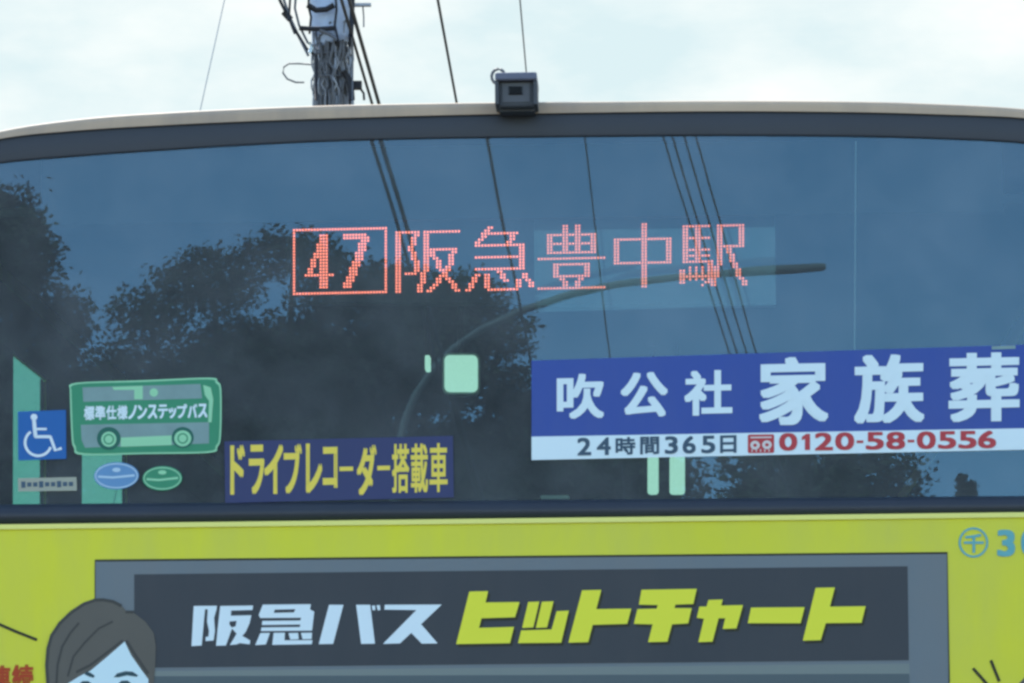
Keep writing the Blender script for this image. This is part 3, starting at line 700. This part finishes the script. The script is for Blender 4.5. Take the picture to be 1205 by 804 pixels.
# depot mark and fleet digits
mb = MB(); stroke(mb, ellipse(1145.5, 638.5, 16.2, 16.6, 36), 2.4, Bd, .0016, True); text(mb, '千', box4(1135, 629, 1157, 650), Bd, .0016, (1.2, 1.2), 1)
text(mb, '3', box4(1175, 624.5, 1193, 654), Bd, .0016, (3.0, 2.2), 2); text(mb, '0', box4(1203, 624, 1222, 653.5), Bd, .0016, (3.0, 2.2), 2)
mb.build_each('depot_mark', M_cyan, bus)

# ---- rear view camera on the roof edge
def cambox(mb, x0, y0, x1, y1, ya, yb):
    a = on_depth(x0, y1, 0); b = on_depth(x1, y0, 0); mb.box(a.x, b.x, ya, yb, a.z, b.z); return mb
rc = bevel(cambox(MB(), 586, 97, 631, 130, -0.035, 0.10).build('rear_camera', M_cam, bus), .006, 3)
tag(rc, 'small grey rear view camera on the roof edge')
hood = bevel(cambox(MB(), 583.5, 90, 632.5, 100, -0.055, 0.11).build('camera_hood', M_camtop, rc), .004, 3)
for x in (583.5, 628.5): bevel(cambox(MB(), x, 99, x + 4.5, 128, -0.050, 0.05).build('camera_cheek', M_cam, rc), .002, 2)
cambox(MB(), 592, 101.5, 624, 124, -0.0375, -0.034).build('camera_face', mat('camera_face', (0.085, 0.09, 0.095), .5, var=.15, vscale=30), rc)
bevel(cambox(MB(), 599, 105.5, 616, 115.5, -0.041, -0.036).build('camera_lens', M_lens, rc), .0015, 2)
a = on_depth(586, 86, 0.08); mb = MB(); pts = []
for i in range(10):
    t = R(-20 + 240 * i / 9); pts.append(Vector((a.x + 0.014 * math.cos(t + .6), .10, a.z - .004 + 0.016 * math.sin(t + .6))))
mb.tube(pts, 0.0035, 6).build('camera_cable', M_cablg, rc, True)
cambox(MB(), 588, 129, 629, 132.5, -0.012, 0.10).build('camera_foot', M_cam, rc)

# ---- lower rear, wheels (below the picture)
mb = MB(); panel(mb, ((0.36, 0.01), (0.40, -0.03), (0.60, -0.03), (0.62, 0.0)), plan); mb.build('bumper', M_black, bus, True)
M_tail = mat('tail_red', (0.35, 0.015, 0.012), 0.25, .5); M_tyre = mat('tyre_rubber', (.02, .02, .02), .85, .2); M_rim = mat('wheel_rim', (.35, .35, .36), .5, .4)
for s in (-1, 1):
    for i in range(3):
        x = s * 1.06; z = 0.78 + i * .15
        MB().tube([(x, YB - .0, z), (x, YB - .02, z), (x, YB - .03, z)], [.062, .062, .05], 20).build('tail_light', M_tail, bus, True)
for y in (2.9, LEN - 2.6):
    for s in (-1, 1):
        w = MB().tube([(s * (HW - .30), y, .48), (s * (HW - .29), y, .48), (s * (HW - .03), y, .48), (s * (HW - .015), y, .48)], [.44, .48, .48, .44], 28).build('wheel', M_tyre, bus, True)
        MB().tube([(s * (HW - .05), y, .48), (s * (HW + .003), y, .48), (s * (HW + .008), y, .48)], [.29, .27, .10], 24).build('rim', M_rim, w, True)

# ------------------------------------------------------------------ poles and wires ahead
def wire(pts, r, m, label, group=None, n=24, sag=0.0, name='overhead_wire'):
    a, b = Vector(pts[0]), Vector(pts[1]); P = []
    for i in range(n + 1):
        t = i / n; p = a.lerp(b, t); p.z -= sag * 4 * t * (1 - t); P.append(p)
    return tag(MB().tube(P, r, 6).build(name, m, None, True), label, 'wire', group)
WD = Vector((math.tan(R(1.0)), 1, 0))
def along(px, py, z, y):                 # road-parallel wire through the pixel, at height z: its point at distance y
    p = ahead_z(px, py, z); return p + WD * (y - p.y)
YF, YR = 74.0, -62.0
def span(px, py, z, r, label, m=M_cable, dx=0.0, dz=0.0, group=None):
    o = Vector((dx, 0, dz))
    return wire((along(px, py, z, YR) + o, along(px, py, z, YF) + o), r, m, label, group)
span(431, 70, 8.0, 0.016, 'paired overhead cable nearest the utility pole, outer strand')
span(431, 70, 8.0, 0.013, 'paired overhead cable nearest the utility pole, inner strand', dx=-0.06, dz=0.0)
span(528, 70, 8.0, 0.011, 'single overhead cable midway between utility pole and bus camera')
span(618, 70, 8.0, 0.006, 'thin overhead cable running down behind the bus camera', M_cablg)
far = along(528, 70, 8.0, YF); rear = along(528, 70, 8.0, YR)

def utility_pole(base, h, label, arm=True, r0=0.19):
    u = empty('utility_pole', base); tag(u, label, 'utility pole')
    MB().tube([(0, 0, 0), (0, 0, h)], [r0, r0 * .62], 16).build('shaft', M_conc, u, True)
    if arm:
        MB().box(-1.3, 1.3, -.14, -.06, 7.86, 7.94).build('crossarm', M_steel, u)
        for x in (-1.1, -.4, .4, 1.1): MB().tube([(x, -.1, 7.94), (x, -.1, 7.97), (x, -.1, 8.03), (x, -.1, 8.06)], [.03, .05, .05, .02], 10).build('insulator', M_white, u, True)
    return u
utility_pole((far.x, YF + .1, 0), 9.2, 'plain concrete utility pole at the far end of the overhead cables')
utility_pole((rear.x, YR - .1, 0), 9.2, 'plain concrete utility pole back down the road carrying the overhead cables')

# the cluttered pole beyond the bus
DP = 26.0
def pp(px, py, dy=0.0): return ahead_y(px, py, DP + dy)
pb = pp(392, 100); k = (DP + 9) / FPX
pole = empty('utility_pole', (pb.x, DP, 0)); tag(pole, 'cluttered utility pole wrapped in cables standing beyond the bus', 'utility pole')
def lp(px, py, dy=0.0): return pp(px, py, dy) - Vector((pb.x, DP, 0))
zb = lp(390, 118).z
MB().tube([(0, 0, 0), lp(391, 118), lp(391, 52)], [0.19, 0.13, 0.12], 18).build('shaft', M_conc, pole, True)
MB().tube([lp(391, 54), lp(390, 52), lp(386, -60), lp(384, -160)], [.10, .155, .165, .16], 20).build('upper_sleeve', M_sleeve, pole, True)
rng = random.Random(4)
for i in range(34):                      # risers strapped down the shaft
    a = math.pi * (1.0 + i / 33); rr = 0.132 + rng.uniform(0, .028); top = rng.uniform(36, 72)
    p = []
    for yy in (400, 118, 111, 103, 95, 87, 78, 70, top - 6, top - 12):
        c = lp(391, yy); w = rng.uniform(-.016, .016)
        p.append(Vector((c.x + (rr + w) * math.cos(a + rng.uniform(-.16, .16)), c.y + (rr + w) * math.sin(a), c.z)))
    MB().tube(p, rng.uniform(.006, .013), 6).build('riser_cable', rng.choice([M_cable, M_cablg, M_cablg, M_cablg, M_conc, M_conc, M_steel]), pole, True)
for yy in (93, 66):                  # steel straps
    c = lp(391, yy); mb = MB(); mb.tube([Vector((c.x + .162 * math.cos(t), c.y + .162 * math.sin(t), c.z)) for t in [R(360 * i / 20) for i in range(21)]], .006, 6, False).build('strap', M_cablg, pole, True)
def cable(px_pts, r, m=M_cable, dy=-0.2, name='cable'):
    MB().tube([lp(x, y, dy) for x, y in px_pts], r, 7).build(name, m, pole, True)
cable([(318, -30), (330, 2), (338, 18), (350, 40), (361, 58), (372, 66), (372, 118)], .013)
cable([(326, -30), (334, 0), (341, 20), (352, 44), (363, 66)], .011, M_cablg)
cable([(343, -30), (341, 5), (340, 22), (347, 40)], .010)
cable([(350, -30), (347, 10), (352, 30), (362, 50), (376, 60)], .010, M_cablg)
cable([(334, 14), (342, 23)], .028)
cable([(366, 76), (352, 75), (340, 75), (334, 79), (333, 86), (338, 93), (348, 97), (358, 97)], .0075, M_cablg)
cable([(415.5, -30), (414.5, 10), (413, 44)], .020); cable([(414, 40), (415, 70), (414.5, 118)], .008, M_cablg)
cable([(364, -20), (363, 8), (366, 20), (364, 40)], .010); cable([(394, -20), (396, 12), (394, 30), (398, 48)], .010)
cable([(362, 6), (372, 12), (384, 11), (393, 6)], .024, M_cable, -.24, 'clamp_band'); cable([(352, 33), (366, 34), (382, 34), (394, 33)], .020, M_cable, -.24, 'clamp_band')
cable([(376, 36), (388, 40), (396, 46)], .016, M_cablg, -.25)
cable([(364, 62), (367, 56), (364, 50)], .016, M_white, -.26, 'label_plate')
MB().box(*[sorted((lp(416, 8).x, lp(437, 8).x))[i] for i in (0, 1)], -.1, -.04, lp(420, 9.5).z, lp(420, 6.5).z).build('bracket', M_steel, pole)
cable([(427, 8), (428, 20), (428, 32)], .006, M_cablg)
mb = MB(); c = lp(419, 103); mb.box(c.x - .03, c.x + .05, -.14, -.04, c.z - .03, c.z + .03); mb.build('terminal_box', M_cable, pole)
cable([(424, 104), (428, 110), (428.5, 118)], .010, M_cable, -.1); cable([(404, 84), (410, 92), (413, 104), (414, 118)], .026, M_cable, -.18)
# faint stay running from the head of the cluttered pole down to the pavement on its left
q0 = ahead_y(262, 10, DP); q1 = ahead_y(240, 110, DP); d = (q1 - q0) / (q0.z - q1.z)
tp = q0 - d * ((q0.x - pb.x) / d.x); zt = tp.z
MB().tube([lp(384, -150), (0, 0, zt - 1.5), (0, 0, zt + .4)], [.12, .11, .10], 14).build('pole_head', M_conc, pole, True)
wire((tp, q0 + d * (q0.z - 0.12)), 0.004, M_steel, 'faint slanting stay wire left of the cluttered pole')

# ------------------------------------------------------------------ things behind the viewer, seen mirrored in the window
# four parallel service lines
ZS = 7.6
A0 = mirror_z(798, 165, ZS); A1 = mirror_z(872, 415, ZS); dv = (A1 - A0) / (A1.y - A0.y)
sA = A0 + dv * (-6.0 - A0.y); sB = A0 + dv * (-58 - A0.y)
side = Vector((1, 0, 0))
for i, (o, l) in enumerate(((-0.085, 0), (-0.03, 1), (0.04, 2), (0.11, 3))):
    wire((sA + side * o, sB + side * o), 0.007, M_cable, 'thin service line in a band of four, mirrored in the rear window', 'band of four service lines')
def tall_pole(p, label):
    u = empty('utility_pole', (p.x + 3.6, p.y, 0)); tag(u, label, 'utility pole')
    MB().tube([(0, 0, 0), (0, 0, 9)], [.17, .11], 14).build('shaft', M_conc, u, True)
    MB().box(-3.9, .15, -.05, .05, ZS - .06, ZS + .03).build('crossarm', M_steel, u)
for p, l in ((sA, 'concrete pole with long arm holding the service lines beside the bus stop lane'), (sB, 'concrete pole with long arm holding the service lines down the road')):
    tall_pole(p, l)
# street lamp with a curved arm
YL = -27.0
arc_px = [(470, 520), (476, 495), (488, 466), (508, 436), (535, 410), (566, 388), (610, 367), (668, 348), (730, 335), (800, 326), (880, 320)]
ap = [mirror_y(x, y, YL) for x, y in arc_px]
b0 = ap[0]
lamp = empty('street_lamp', (b0.x - .12, YL, 0)); tag(lamp, 'tall street lamp with a long curved arm, mirrored in the window', 'street lamp')
off = Vector((b0.x - .12, YL, 0))
M_lamppole = mat('lamp_post_paint', (0.15, 0.16, 0.16), .6, .3)
MB().tube([(0, 0, 0), (0, 0, b0.z * .5), (0.02, 0, b0.z - 1.2)] + [p - off for p in ap], [.08, .07, .06] + [.032] * len(ap), 12).build('post', M_lamppole, lamp, True)
e0, e1 = mirror_y(872, 320.5, YL) - off, mirror_y(972, 314, YL) - off
MB().tube([e0, e0.lerp(e1, .15), e0.lerp(e1, .5), e0.lerp(e1, .95), e1], [.034, .040, .042, .036, .022], 12).build('lamp_head', M_lamppole, lamp, True)

# trees
M_leaf = []
for i, c in enumerate(((0.030, 0.044, 0.018), (0.042, 0.060, 0.022), (0.022, 0.034, 0.016))):
    M_leaf.append(mat('leaf_%d' % i, c, 0.7, 0.2, var=0.3, vscale=1.2))
M_bark = mat('bark', (0.06, 0.05, 0.04), .9, .1, var=.3, vscale=6, bump=.5)
def tree(base, h, blobs, label, seed, leaf=0.042, n=3600, m=0, group='trees along the road', spread=0.7):
    """blobs: crown lobes (dx, dy, z, rx, rz) relative to the base"""
    r = random.Random(seed); t = empty('tree', base); tag(t, label, 'tree', group)
    mb = MB(); top = h * .8
    mb.tube([(0, 0, -.05), (.03, 0, h * .25), (-.04, .03, h * .5), (0, 0, top)], [h * .022, h * .017, h * .012, h * .004], 9)
    for dx, dy, z, rx, rz in blobs:
        s = min(z * .75, top * .7); mb.tube([(0, 0, s), (dx * .5, dy * .5, (s + z) / 2 + .1), (dx, dy, z)], [h * .010, h * .006, h * .002], 6)
    mb.build('trunk', M_bark, t, True)
    mb = MB(); tot = sum(b[3] ** 2 * b[4] for b in blobs)
    for dx, dy, z, rx, rz in blobs:
        k = int(n * rx * rx * rz / tot)
        for c in range(max(1, k // 9)):
            u = Vector((r.gauss(0, 1), r.gauss(0, 1), r.gauss(0, 1))).normalized() * (r.random() ** 0.38) * r.uniform(.85, 1.04)
            cc = Vector((dx + u.x * rx, dy + u.y * rx, z + u.z * rz))
            for q in range(9):
                p = cc + Vector((r.gauss(0, .17), r.gauss(0, .17), r.gauss(0, .13))) * (leaf / .065 * spread)
                a = Vector((r.gauss(0, 1), r.gauss(0, 1), r.gauss(0, .7))).normalized(); b = a.cross(Vector((r.gauss(0, 1), r.gauss(0, 1), r.gauss(0, 1)))).normalized()
                s = leaf * r.uniform(.6, 1.25)
                mb.add([p - a * s, p + b * s * .5, p + a * s, p - b * s * .5], [(0, 1, 2, 3)])
    mb.build('crown', M_leaf[m], t)
    return t
def mtree(px, py, Y, lobes, label, seed, **kw):
    """crown lobes given as (px, py, radius px across, radius px high) in the mirror image"""
    c = mirror_y(px, py, Y); base = Vector((c.x, Y, 0)); s = (abs(Y) + 9) / FPX
    bl = []
    rr = random.Random(seed)
    for x, y, rx, rz in lobes:
        p = mirror_y(x, y, Y); bl.append((p.x - base.x, rr.uniform(-.8, .8), p.z, rx * s, rz * s))
    zmin = min(b[2] - b[4] for b in bl); w = max(b[3] for b in bl)
    bl.append((0, 0, max(2.5, zmin - .3 * w), w * 1.15, w * .9))
    return tree(base, max(b[2] + b[4] for b in bl), bl, label, seed, **kw)
mtree(-30, 360, -36, [(-40, 300, 92, 95), (20, 280, 40, 70), (40, 330, 48, 60), (60, 385, 48, 50), (84, 372, 26, 34), (20, 480, 95, 90), (-60, 420, 80, 90)], 'tall dark tree at the window edge, mirrored beside its left frame', 11, n=70000)
mtree(330, 450, -40, [(345, 300, 70, 30), (250, 340, 75, 40), (175, 380, 55, 36), (400, 340, 75, 55), (300, 430, 150, 75), (150, 450, 70, 60), (250, 540, 170, 60)], 'broad dark tree mirrored behind the route sign', 12, n=140000, m=2)
mtree(520, 470, -43, [(470, 345, 60, 45), (545, 365, 60, 36), (590, 400, 45, 30), (500, 440, 90, 70), (600, 470, 50, 60), (540, 540, 110, 55), (425, 490, 60, 60), (380, 420, 60, 50)], 'dark tree mirrored behind the curved lamp arm', 13, n=95000)
mtree(100, 520, -47, [(100, 470, 80, 60), (60, 540, 90, 50), (170, 520, 80, 60)], 'lower dark tree mirrored behind the bus shaped sticker', 14, n=26000, m=2)
mtree(690, 560, -60, [(660, 520, 60, 45), (740, 540, 70, 40), (700, 575, 110, 30), (800, 560, 40, 30)], 'round dark tree mirrored below the blue banner', 15, n=24000, leaf=.075)
mtree(940, 580, -84, [(900, 560, 55, 40), (960, 548, 60, 40), (1010, 560, 50, 40), (1060, 562, 34, 38), (940, 600, 110, 40)], 'far spreading tree mirrored below the telephone number', 16, n=26000, leaf=.10)
mtree(1133, 590, -84, [(1133, 566, 2, 8), (1133, 577, 4, 12), (1133, 592, 5, 14), (1133, 608, 5, 14)], 'narrow pointed tree mirrored near the window corner', 17, n=1500, leaf=.07, spread=.35, m=2)
mtree(1147, 590, -86, [(1147, 572, 2, 14), (1147, 590, 3, 12)], 'thin sapling mirrored beside the narrow pointed tree', 18, n=500, leaf=.06, spread=.25, m=2)

bpy.data.objects.remove(_to); bpy.data.curves.remove(_tc)
